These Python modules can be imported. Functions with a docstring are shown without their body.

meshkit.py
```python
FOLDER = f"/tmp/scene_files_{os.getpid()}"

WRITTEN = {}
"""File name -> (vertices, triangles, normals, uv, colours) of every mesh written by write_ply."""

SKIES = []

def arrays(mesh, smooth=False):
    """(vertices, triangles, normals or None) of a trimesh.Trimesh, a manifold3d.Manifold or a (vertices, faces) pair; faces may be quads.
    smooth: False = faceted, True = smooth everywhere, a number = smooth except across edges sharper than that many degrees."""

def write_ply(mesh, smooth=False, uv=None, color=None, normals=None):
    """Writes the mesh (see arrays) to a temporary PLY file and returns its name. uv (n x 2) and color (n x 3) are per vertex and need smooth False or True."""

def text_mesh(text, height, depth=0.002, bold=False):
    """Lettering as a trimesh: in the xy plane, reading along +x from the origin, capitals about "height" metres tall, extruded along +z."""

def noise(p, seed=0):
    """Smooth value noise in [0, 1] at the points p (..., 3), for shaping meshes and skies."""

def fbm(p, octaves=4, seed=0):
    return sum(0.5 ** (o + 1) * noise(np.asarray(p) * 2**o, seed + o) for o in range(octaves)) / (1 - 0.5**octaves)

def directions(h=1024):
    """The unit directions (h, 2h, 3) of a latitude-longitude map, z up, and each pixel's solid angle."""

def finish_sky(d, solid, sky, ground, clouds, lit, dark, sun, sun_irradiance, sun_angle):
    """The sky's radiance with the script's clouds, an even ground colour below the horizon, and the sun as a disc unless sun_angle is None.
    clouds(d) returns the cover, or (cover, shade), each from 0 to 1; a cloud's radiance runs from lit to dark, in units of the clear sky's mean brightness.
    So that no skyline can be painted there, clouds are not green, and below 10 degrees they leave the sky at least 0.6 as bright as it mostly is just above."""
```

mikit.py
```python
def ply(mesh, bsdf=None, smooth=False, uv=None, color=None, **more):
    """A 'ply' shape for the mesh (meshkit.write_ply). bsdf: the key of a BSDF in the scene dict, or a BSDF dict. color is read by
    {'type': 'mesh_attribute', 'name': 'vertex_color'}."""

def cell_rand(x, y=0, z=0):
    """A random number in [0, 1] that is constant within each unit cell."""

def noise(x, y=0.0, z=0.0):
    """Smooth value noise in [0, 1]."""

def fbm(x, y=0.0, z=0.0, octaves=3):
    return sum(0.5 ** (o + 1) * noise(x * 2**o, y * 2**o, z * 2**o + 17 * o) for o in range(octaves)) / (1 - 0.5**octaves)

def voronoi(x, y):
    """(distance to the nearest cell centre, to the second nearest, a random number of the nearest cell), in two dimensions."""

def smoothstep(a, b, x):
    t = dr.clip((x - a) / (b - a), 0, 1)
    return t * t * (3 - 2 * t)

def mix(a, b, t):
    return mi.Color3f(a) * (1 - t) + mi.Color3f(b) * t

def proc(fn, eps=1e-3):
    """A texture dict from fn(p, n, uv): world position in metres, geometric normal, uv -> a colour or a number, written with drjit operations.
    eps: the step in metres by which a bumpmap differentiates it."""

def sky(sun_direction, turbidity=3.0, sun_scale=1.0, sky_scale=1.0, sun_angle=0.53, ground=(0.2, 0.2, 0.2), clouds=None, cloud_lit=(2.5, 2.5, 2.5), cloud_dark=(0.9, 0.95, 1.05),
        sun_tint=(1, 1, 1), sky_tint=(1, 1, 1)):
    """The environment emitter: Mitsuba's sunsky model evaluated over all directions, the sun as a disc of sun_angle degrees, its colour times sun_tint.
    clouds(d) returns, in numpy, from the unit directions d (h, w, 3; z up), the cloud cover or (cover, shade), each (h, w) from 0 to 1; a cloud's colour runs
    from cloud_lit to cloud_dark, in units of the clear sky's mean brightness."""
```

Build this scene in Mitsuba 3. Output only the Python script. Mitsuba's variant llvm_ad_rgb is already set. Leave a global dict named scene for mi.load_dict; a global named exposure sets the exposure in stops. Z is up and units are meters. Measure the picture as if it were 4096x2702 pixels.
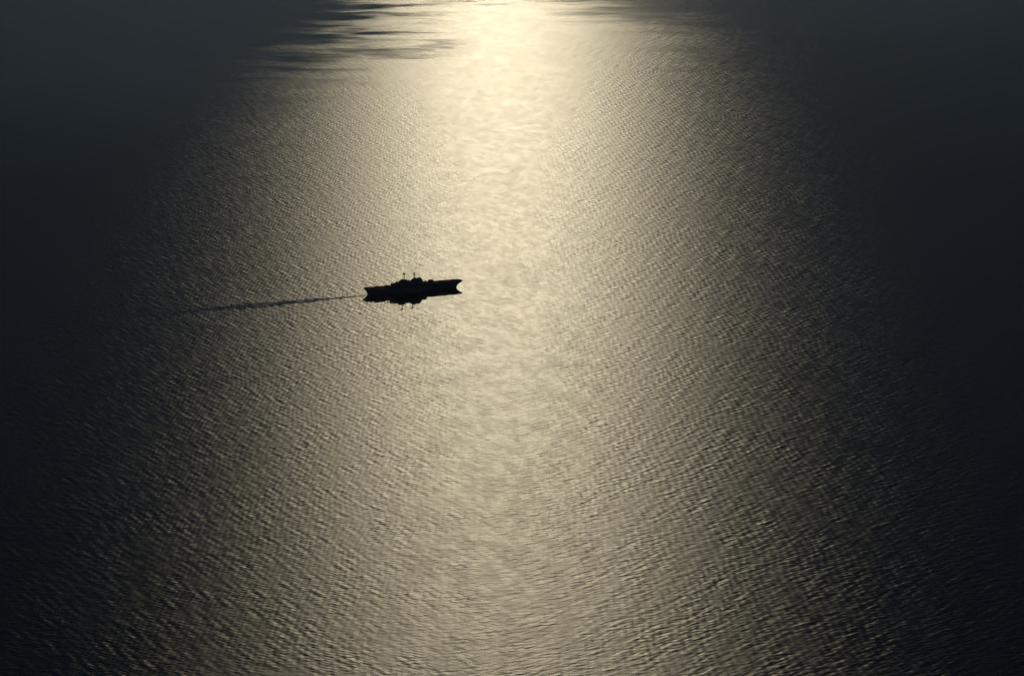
import math
import numpy as np
import trimesh
import drjit as dr
import mitsuba as mi
import mikit
from mikit import noise, fbm, smoothstep
from shapely.geometry import Polygon
from shapely import affinity

T = mi.ScalarTransform4f
RAD = math.pi / 180

# ------------------------------------------------------------------ camera, light, exposure
# the ship lies at the origin on the sea (z = 0); the photographer flies 1.5 km up, 7 km away
CAM = [245.0, -7121.0, 1513.0]
PITCH = 12.93
SUN_EL, SUN_AZ = 14.4, -0.2          # azimuth from +y, positive to the right
exposure = -3.22
scene = {
    'camera': {
        'type': 'perspective', 'fov': 20.2, 'fov_axis': 'x', 'near_clip': 1.0, 'far_clip': 400000.0,
        'to_world': T().look_at(origin=CAM,
                                target=[CAM[0], CAM[1] + math.cos(PITCH * RAD), CAM[2] - math.sin(PITCH * RAD)],
                                up=[0, 0, 1]),
    },
    'daylight': mikit.sky(
        [math.sin(SUN_AZ * RAD) * math.cos(SUN_EL * RAD), math.cos(SUN_AZ * RAD) * math.cos(SUN_EL * RAD), math.sin(SUN_EL * RAD)],
        turbidity=3, sun_scale=1.0, sky_scale=0.78, sun_tint=(0.89, 1.12, 1.60), sky_tint=(0.50, 0.98, 2.25), ground=(0.02, 0.03, 0.04)),
}
labels = {}

# ------------------------------------------------------------------ the sea
rng = np.random.default_rng(11)
from scipy.stats import norm
def train(count, heading, spread):
    """One wave train: random-phase waves whose headings scatter round the train's own."""
    wl = np.exp(np.linspace(math.log(6.0), math.log(64.0), count) + rng.normal(0, 0.01, count))
    ang = heading + spread * norm.ppf((rng.permutation(count) + 0.5) / count)
    slope = np.exp(-0.5 * (np.log(wl / 14.0) / 0.5) ** 2) + 0.22 * np.exp(-0.5 * (np.log(wl / 40.0) / 0.4) ** 2)
    slope *= 0.031 / math.sqrt(0.5 * np.sum(slope ** 2))            # rms slope of the waves that are drawn one by one
    return [tuple(float(q) for q in (2 * math.pi / l * math.cos(a), 2 * math.pi / l * math.sin(a), s * l / (2 * math.pi), p))
            for l, a, s, p in zip(wl, ang, slope, rng.uniform(0, 2 * math.pi, count))]


# two trains cross: one leads on the left of the sun's path, the other on the right
TRAIN_A = train(34, math.radians(61), 0.50)
TRAIN_B = train(34, math.radians(132), 0.42)


def wind(p):
    """How ruffled the water is here: 1 under the breeze, 0 in the slick calm far off on either side."""
    x, y = p.x, p.y
    wx = x + 420.0 * (fbm(x / 240.0, y / 150.0, 3.0, 3) - 0.5)
    wy = y + 260.0 * (fbm(x / 260.0, y / 160.0, 7.0, 2) - 0.5)
    streak = fbm(wx / 300.0 + 4.0, wy / 150.0, 8.0, 5)
    lane = (streak - 0.5) * smoothstep(3100.0, 4800.0, y)
    bx = x + 420.0 * (fbm(x / 420.0, y / 260.0, 3.0, 3) - 0.5)
    left = smoothstep(-150.0, 750.0, bx - (-1150.0 + 0.15 * dr.clip(y - 2500.0, 0, 6000.0)) + 1500.0 * lane)
    right = 1.0 - smoothstep(0.0, 900.0, bx - (1000.0 - 0.14 * dr.clip(y - 2000.0, 0, 6000.0) - 0.2 * dr.clip(y - 5000.0, 0, 2500.0)) - 1100.0 * lane)
    far = smoothstep(900.0, 4300.0, y + 700.0 * (fbm(x / 500.0, y / 300.0, 5.0, 2) - 0.5))
    calm_right = 0.4 + 0.35 * smoothstep(4300.0, 6300.0, y)
    return 1.0 - far * (1.0 - left * (1.0 - calm_right * (1.0 - right)))


def sea_height(p, n, uv):
    x = p.x + 22.0 * noise(p.x / 170.0, p.y / 170.0, 1.0)
    y = p.y + 22.0 * noise(p.x / 170.0, p.y / 170.0, 2.0)
    side = smoothstep(-350.0, 800.0, p.x + 500.0 * (fbm(p.x / 300.0, p.y / 420.0, 9.0, 2) - 0.5))
    ha, hb = mi.Float(0), mi.Float(0)
    for kx, ky, a, ph in TRAIN_A:
        ha += a * dr.sin(kx * x + ky * y + ph)
    for kx, ky, a, ph in TRAIN_B:
        hb += a * dr.sin(kx * x + ky * y + ph)
    h = ha * dr.sqrt(1.0 - 0.88 * side) + hb * dr.sqrt(0.12 + 0.88 * side)
    groups = 0.5 + 1.0 * noise(p.x / 42.0, p.y / 80.0, 6.0)
    return h * groups * (0.25 + 0.75 * wind(p))


def sea_wind(p, n, uv):
    return dr.clip(wind(p) * 1.03, 0, 1)


def sea_grain(p, n, uv):
    """Small cat's paws: patches a few tens of metres wide that are a little rougher or smoother than the sea round them."""
    a = p.x * 0.97 + p.y * 0.24
    b = p.y * 0.97 - p.x * 0.24
    return smoothstep(0.3, 0.7, fbm(a / 17.0, b / 40.0, 1.5, 2))


DEEP = {'type': 'rgb', 'value': [0.004, 0.009, 0.014]}


def water(alpha):
    return {'type': 'roughplastic', 'distribution': 'beckmann', 'alpha': alpha, 'int_ior': 1.333, 'diffuse_reflectance': DEEP, 'nonlinear': False}


scene['sea_water'] = {'type': 'twosided', 'bsdf': {
    'type': 'bumpmap', 'arbitrary': mikit.proc(sea_height, eps=0.25), 'scale': 1.0,
    'bsdf': {'type': 'blendbsdf', 'weight': mikit.proc(sea_wind), 'a': water(0.032),
             'b': {'type': 'blendbsdf', 'weight': mikit.proc(sea_grain), 'a': water(0.105), 'b': water(0.123)}}}}


def grid_sheet(half, n):
    g = np.linspace(-half, half, n)
    X, Y = np.meshgrid(g, g)
    v = np.stack([X.ravel(), Y.ravel(), np.zeros(X.size)], 1)
    i = np.arange(n * n).reshape(n, n)
    q = np.stack([i[:-1, :-1], i[:-1, 1:], i[1:, 1:], i[1:, :-1]], -1).reshape(-1, 4)
    return (v, q), np.stack([X.ravel(), Y.ravel()], 1)


m, uv = grid_sheet(150000.0, 61)
scene['sea'] = mikit.ply(m, 'sea_water', uv=uv)
labels['sea'] = {'label': 'dark open sea with wind ripples glittering in a broad path of low sunlight', 'category': 'sea', 'kind': 'structure'}

# ------------------------------------------------------------------ the ship
HEAD = 23.7                          # heading from +x towards +y: to the right and away
SHIP = T().rotate([0, 0, 1], HEAD).rotate([0, 1, 0], -0.25)


def grain(p, n, uv):
    f = fbm(p.x / 3.0, p.y / 3.0, p.z / 1.5, 3)
    return mikit.mix((0.33, 0.335, 0.34), (0.41, 0.415, 0.42), f)


def deck_grain(p, n, uv):
    f = fbm(p.x / 6.0, p.y / 6.0, p.z, 3)
    return mikit.mix((0.045, 0.045, 0.045), (0.075, 0.073, 0.07), f)


scene['navy_paint'] = {'type': 'principled', 'base_color': mikit.proc(grain), 'roughness': 0.55, 'specular': 0.4}
scene['deck_coating'] = {'type': 'principled', 'base_color': mikit.proc(deck_grain), 'roughness': 0.85, 'specular': 0.25}
scene['mast_paint'] = {'type': 'principled', 'base_color': {'type': 'rgb', 'value': [0.05, 0.05, 0.052]}, 'roughness': 0.6, 'specular': 0.4}
scene['bridge_glass'] = {'type': 'principled', 'base_color': {'type': 'rgb', 'value': [0.02, 0.025, 0.03]}, 'roughness': 0.12, 'specular': 0.6}

NAME = 'aircraft_carrier'
labels[NAME] = {'label': 'dark grey flat-topped warship with island and two masts steaming alone across the glittering sea', 'category': 'ship'}
used = {}


def part(name, mesh, mat, parent=NAME, smooth=30, label=None):
    base = parent + '__' + name
    k = used.get(base, 0)
    used[base] = k + 1
    key = base if k == 0 else f'{base}_{k:03d}'
    scene[key] = mikit.ply(mesh, mat, smooth=smooth, to_world=SHIP)
    if label:
        labels[key] = {'label': label}
    return key


def slab(poly, z0, z1):
    return trimesh.creation.extrude_polygon(poly, z1 - z0, engine='earcut').apply_translation([0, 0, z0])


def block(x0, x1, y0, y1, z0, z1, r=0.6, rake_f=0.0, rake_a=0.0):
    """A deckhouse block with cut corners; its top is set back by rake_f at the front and rake_a at the back."""
    p = Polygon([(x0, y0), (x1, y0), (x1, y1), (x0, y1)]).buffer(-r).buffer(r, quad_segs=2)
    m = slab(p, z0, z1)
    v = np.array(m.vertices)
    top = v[:, 2] > (z0 + z1) / 2
    t = (v[:, 0] - x0) / (x1 - x0)
    v[top, 0] += rake_a * (1 - t[top]) - rake_f * t[top]
    m.vertices = v
    return m


def bar(a, b, r, n=6):
    return trimesh.creation.cylinder(r, segment=[a, b], sections=n)


def join(*ms):
    return trimesh.util.concatenate(list(ms))


DECK = 15.8
# plan outlines of one side, stern to bow, point for point: waterline and deck edge
wl_x = [-119, -119, -117, -110, -90, -60, -30, 0, 30, 60, 80, 96, 106, 111, 113]
wl_y = [0, 10, 13.2, 14.4, 15.4, 15.8, 15.8, 15.8, 15.2, 12.6, 9.0, 5.2, 2.4, 0.8, 0]
dk_x = [-127, -127, -125.5, -116, -92, -60, -30, 0, 30, 62, 86, 106, 119, 126, 127.5]
dk_y = [0, 12.5, 14.6, 15.6, 16.2, 16.4, 16.4, 16.4, 16.4, 16.2, 15.6, 14.2, 12.2, 8.5, 0]
from scipy.interpolate import PchipInterpolator
tt = np.linspace(0, 1, len(wl_x))
wl_x, dk_x = ([-60 + (x + 60) * 1.105 if x < -60 else x for x in xs] for xs in (wl_x, dk_x))
fine = np.linspace(0, 1, 71)
W = np.stack([PchipInterpolator(tt, wl_x)(fine), PchipInterpolator(tt, wl_y)(fine)], 1)
D = np.stack([PchipInterpolator(tt, dk_x)(fine), PchipInterpolator(tt, dk_y)(fine)], 1)


def ring(f, z):
    s = W * (1 - f) + D * f
    s = np.vstack([s, (s * [1, -1])[::-1][1:-1]])
    return np.column_stack([s, np.full(len(s), z)])


levels = [(-0.02, -6.0), (0.0, 0.0), (0.05, 3.0), (0.16, 6.0), (0.34, 8.5), (0.58, 11.6), (0.82, 14.0), (0.97, DECK)]
rings = [ring(f, z) for f, z in levels]
n = len(rings[0])
vs = np.vstack(rings + [[[0, 0, -6.0]], [[0, 0, DECK]]])
fs = []
for k in range(len(rings) - 1):
    for i in range(n):
        j = (i + 1) % n
        a, b, c, d = k * n + i, k * n + j, (k + 1) * n + j, (k + 1) * n + i
        fs += [[a, c, b], [a, d, c]]
lo, hi = len(vs) - 2, len(vs) - 1
for i in range(n):
    j = (i + 1) % n
    fs += [[lo, i, j], [hi, (len(rings) - 1) * n + j, (len(rings) - 1) * n + i]]
hull = trimesh.Trimesh(vs, fs, process=True)
hull.fix_normals()
part('hull', hull, 'navy_paint', smooth=35)

outline = Polygon(np.vstack([D, (D * [1, -1])[::-1][1:-1]])).buffer(0.5)
part('flight_deck', join(slab(outline, DECK + 0.02, DECK + 1.7), slab(outline.buffer(-0.7), DECK + 1.7, DECK + 2.1)), 'deck_coating')
TOP = DECK + 2.1
# the lift at the starboard edge, and the sponsons under the edge
part('deck_lift', join(block(-116, -88, -27.5, -16.9, DECK + 0.6, TOP, 1.2), block(-112, -92, -21, -16.5, DECK - 2.6, DECK + 0.6, 0.8)), 'deck_coating')
for x0, x1, s in ((-40, -18, -1), (34, 50, -1), (-70, -54, 1), (12, 34, 1), (78, 90, -1)):
    y0, y1 = (-19.2, -15.6) if s < 0 else (15.6, 19.2)
    part('sponson', join(block(x0, x1, y0, y1, 8.6, 10.0, 0.8), block(x0 + 2, x1 - 2, y0 + (0.9 if s < 0 else 0), y1 - (0 if s < 0 else 0.9), 6.0, 8.6, 0.5)), 'navy_paint')
# the crane behind the island
part('crane', join(bar([-77, -15.2, TOP - 2], [-77, -15.2, TOP + 6.0], 0.9, 8), bar([-77, -15.2, TOP + 5.6], [-86, -15.8, TOP + 8.5], 0.5), block(-78.5, -75.5, -16.6, -13.8, TOP + 4.0, TOP + 6.4, 0.3)), 'mast_paint')

# the island, tier by tier from aft to forward
isl = NAME + '__island'
Y0, Y1 = -15.6, -6.6
blocks = [(-70, -58, 27.6, 0, 1.0, 0.8), (-58, -49, 29.8, 0, 0.8, 0.6), (-49, -44, 32.6, 0, 1.6, 0.4), (-44, -37, 36.0, 0.6, 1.2, 0.4), (-37, -27, 34.2, 0, 0, 0.3), (-27, -14, 30.4, 0, 0, 0.6),
          (-14, -8, 32.8, 0, 0, 0.4), (-8, -2.5, 37.2, 0, 0.4, 0.2), (-2.5, 4, 34.8, 0, 0, 0.5), (4, 11, 36.6, 0.8, 0, 0.7), (11, 17, 30.8, 2.6, 0, 0.9), (17, 29, 25.2, 2.5, 0, 1.2)]
part('island', join(*[block(a, b, Y0 + o, Y1 - o, TOP, z, 0.4, rf, ra) for a, b, z, rf, ra, o in blocks]), 'navy_paint')
for x, z in ((-22, 30.4), (-11, 32.8)):
    part('funnel', join(block(x - 2.6, x + 2.6, -13.0, -9.2, z - 0.3, z + 1.4, 1.2, 0.3, 0.3), block(x - 2.0, x + 2.0, -12.4, -9.8, z + 1.4, z + 2.0, 1.0)), 'mast_paint', isl)
part('bridge', join(block(3.6, 12.8, -16.6, -5.6, 31.6, 32.2, 0.6), block(3.6, 12.6, -16.2, -6.0, 33.9, 34.4, 0.6)), 'navy_paint', isl)
part('bridge_window', block(4.1, 12.1, -15.8, -6.4, 32.2, 33.9, 0.8), 'bridge_glass', isl)
for x, y, z, r in ((-63, -11, 28.4, 1.0), (-53, -9, 30.6, 1.0), (0.6, -13.5, 35.6, 0.9), (23, -11, 26.2, 1.1)):
    s = trimesh.creation.icosphere(2, r).apply_translation([x, y, z])
    part('radar_dome', join(s, bar([x, y, z - 2.0], [x, y, z - r * 0.6], r * 0.55, 10)), 'navy_paint', isl, smooth=40)


def mast(x, z0, z1, y=-11.0, w=1.5):
    """A lattice tower of four legs drawn in towards the top, with rings of braces."""
    bars = []
    legs = [(-1, -1), (1, -1), (1, 1), (-1, 1)]

    def pt(i, t):
        s = w * (1 - 0.62 * t)
        return [x + legs[i % 4][0] * s, y + legs[i % 4][1] * s, z0 + (z1 - z0) * t]
    for i in range(4):
        bars.append(bar(pt(i, 0), pt(i, 1), 0.15))
        for k in range(5):
            bars.append(bar(pt(i, k / 5), pt(i + 1, (k + 1) / 5), 0.09, 4))
            bars.append(bar(pt(i, (k + 1) / 5), pt(i + 1, (k + 1) / 5), 0.09, 4))
    bars.append(bar([x, y, z0], [x, y, z1 + 0.6], 0.24))
    return join(*bars)


mk = part('mast', mast(-34, 34.0, 46.6), 'mast_paint')
part('platform', join(block(-36.2, -31.8, -13.0, -9.0, 46.6, 47.0, 0.5), bar([-34, -11, 47.0], [-34, -11, 51.8], 0.4, 8)), 'mast_paint', mk)
part('radar_antenna', join(block(-38.2, -29.8, -11.7, -10.5, 48.4, 51.0, 0.3), block(-37.0, -31.0, -11.4, -10.8, 51.0, 51.7, 0.2)), 'mast_paint', mk)
part('yardarm', join(bar([-34, -16.0, 43.2], [-34, -6.0, 43.2], 0.16), bar([-37.5, -11, 44.4], [-30.5, -11, 44.4], 0.15)), 'mast_paint', mk)
mk = part('mast', mast(-7.0, 37.0, 45.2, w=1.3), 'mast_paint')
part('strut', join(bar([2.0, -12.6, 34.6], [-6.4, -11.2, 46.4], 0.34), bar([2.0, -9.4, 34.6], [-6.4, -10.8, 46.4], 0.34)), 'mast_paint', mk)
part('platform', join(block(-9.0, -5.0, -12.9, -9.1, 45.2, 45.6, 0.5), bar([-7.0, -11, 45.6], [-7.0, -11, 49.8], 0.36, 8)), 'mast_paint', mk)
part('radar_antenna', join(block(-10.4, -3.8, -11.6, -10.5, 46.6, 49.0, 0.3), block(-9.0, -5.0, -11.4, -10.8, 49.0, 49.8, 0.2)), 'mast_paint', mk)
part('yardarm', bar([-7.0, -15.4, 42.6], [-7.0, -6.6, 42.6], 0.16), 'mast_paint', mk)
# low housing on the far side of the deck ahead of the island
part('deckhouse', join(block(38, 54, 6.0, 12.5, TOP, TOP + 4.8, 1.2, 1.2, 1.2), block(41, 50, 7.0, 11.0, TOP + 4.8, TOP + 5.8, 0.8)), 'navy_paint')

# ------------------------------------------------------------------ the wake: a strip of flattened, churned water astern
def wake_height(p, n, uv):
    return 0.10 * fbm(p.x / 6.0, p.y / 6.0, 0.0, 2) + 0.05 * dr.sin(p.x * 0.5 + p.y * 0.33)


def wake_weight(p, n, uv):
    return 0.35 * smoothstep(0.45, 0.75, fbm(p.x / 9.0, p.y / 9.0, 2.0, 2))


scene['wake_water'] = {'type': 'twosided', 'bsdf': {
    'type': 'bumpmap', 'arbitrary': mikit.proc(wake_height, eps=0.3), 'scale': 1.0,
    'bsdf': {'type': 'blendbsdf', 'weight': mikit.proc(wake_weight), 'a': water(0.05), 'b': water(0.13)}}}
wr = np.random.default_rng(5)
pieces = []
d = 128.0
while d < 840.0:
    t = (d - 128.0) / 519.0
    half = (5.0 + 20.0 * min(1.0, t * 1.8)) * (1.0 - 0.45 * max(0.0, t - 0.6) / 0.4) * wr.uniform(0.4, 1.35)
    off = wr.normal(0, 1.0 + 3.0 * t)
    ln = wr.uniform(5, 15)
    k = 14
    a = np.linspace(0, 2 * math.pi, k, endpoint=False)
    r = 1 + wr.uniform(-0.28, 0.28, k)
    pieces.append(Polygon(np.column_stack([-d + ln * np.cos(a) * r, off + half * np.sin(a) * r])))
    d += wr.uniform(3.5, 8.0) * (1.0 + 2.4 * max(0.0, t - 0.45) ** 1.3)
    if t > 0.25 and wr.uniform() < 0.35:      # loose patches beside the strip
        px, py, pr = -d + wr.uniform(-8, 8), off + wr.choice([-1, 1]) * half * wr.uniform(0.9, 1.7), wr.uniform(2.5, 6.0)
        pieces.append(Polygon(np.column_stack([px + 1.6 * pr * np.cos(a) * r, py + pr * np.sin(a) * r])))
from shapely.ops import unary_union
wake = unary_union([q.buffer(0) for q in pieces])
wake = wake.difference(Polygon([(-118, -14), (110, -14), (110, 14), (-118, 14)]))
vv, ff, c0 = [], [], 0
for g in getattr(wake, 'geoms', [wake]):
    v2, f2 = trimesh.creation.triangulate_polygon(g, engine='earcut')
    vv.append(np.column_stack([v2, np.full(len(v2), 0.08)]))
    ff.append(f2 + c0)
    c0 += len(v2)
vv, ff = np.vstack(vv), np.vstack(ff)
scene['wake'] = mikit.ply((vv, ff), 'wake_water', uv=vv[:, :2], to_world=T().rotate([0, 0, 1], HEAD))
labels['wake'] = {'label': 'thin dark wake trailing astern of the warship to the left', 'category': 'wake', 'kind': 'stuff'}

# ------------------------------------------------------------------ the hazy air over the sea
scene['haze_air'] = {'type': 'homogeneous', 'albedo': {'type': 'rgb', 'value': [0.88, 0.94, 0.98]}, 'sigma_t': 0.6e-5, 'phase': {'type': 'hg', 'g': 0.8}}
scene['camera']['medium'] = {'type': 'ref', 'id': 'haze_air'}
scene['haze_edge'] = {'type': 'null'}
scene['haze'] = {'type': 'cube', 'to_world': T().translate([0, 0, 800.0]).scale([151000.0, 151000.0, 801.0]),
                 'bsdf': {'type': 'ref', 'id': 'haze_edge'}, 'interior': {'type': 'ref', 'id': 'haze_air'}}
labels['haze'] = {'label': 'thin hazy air over the sea', 'category': 'haze', 'kind': 'stuff'}
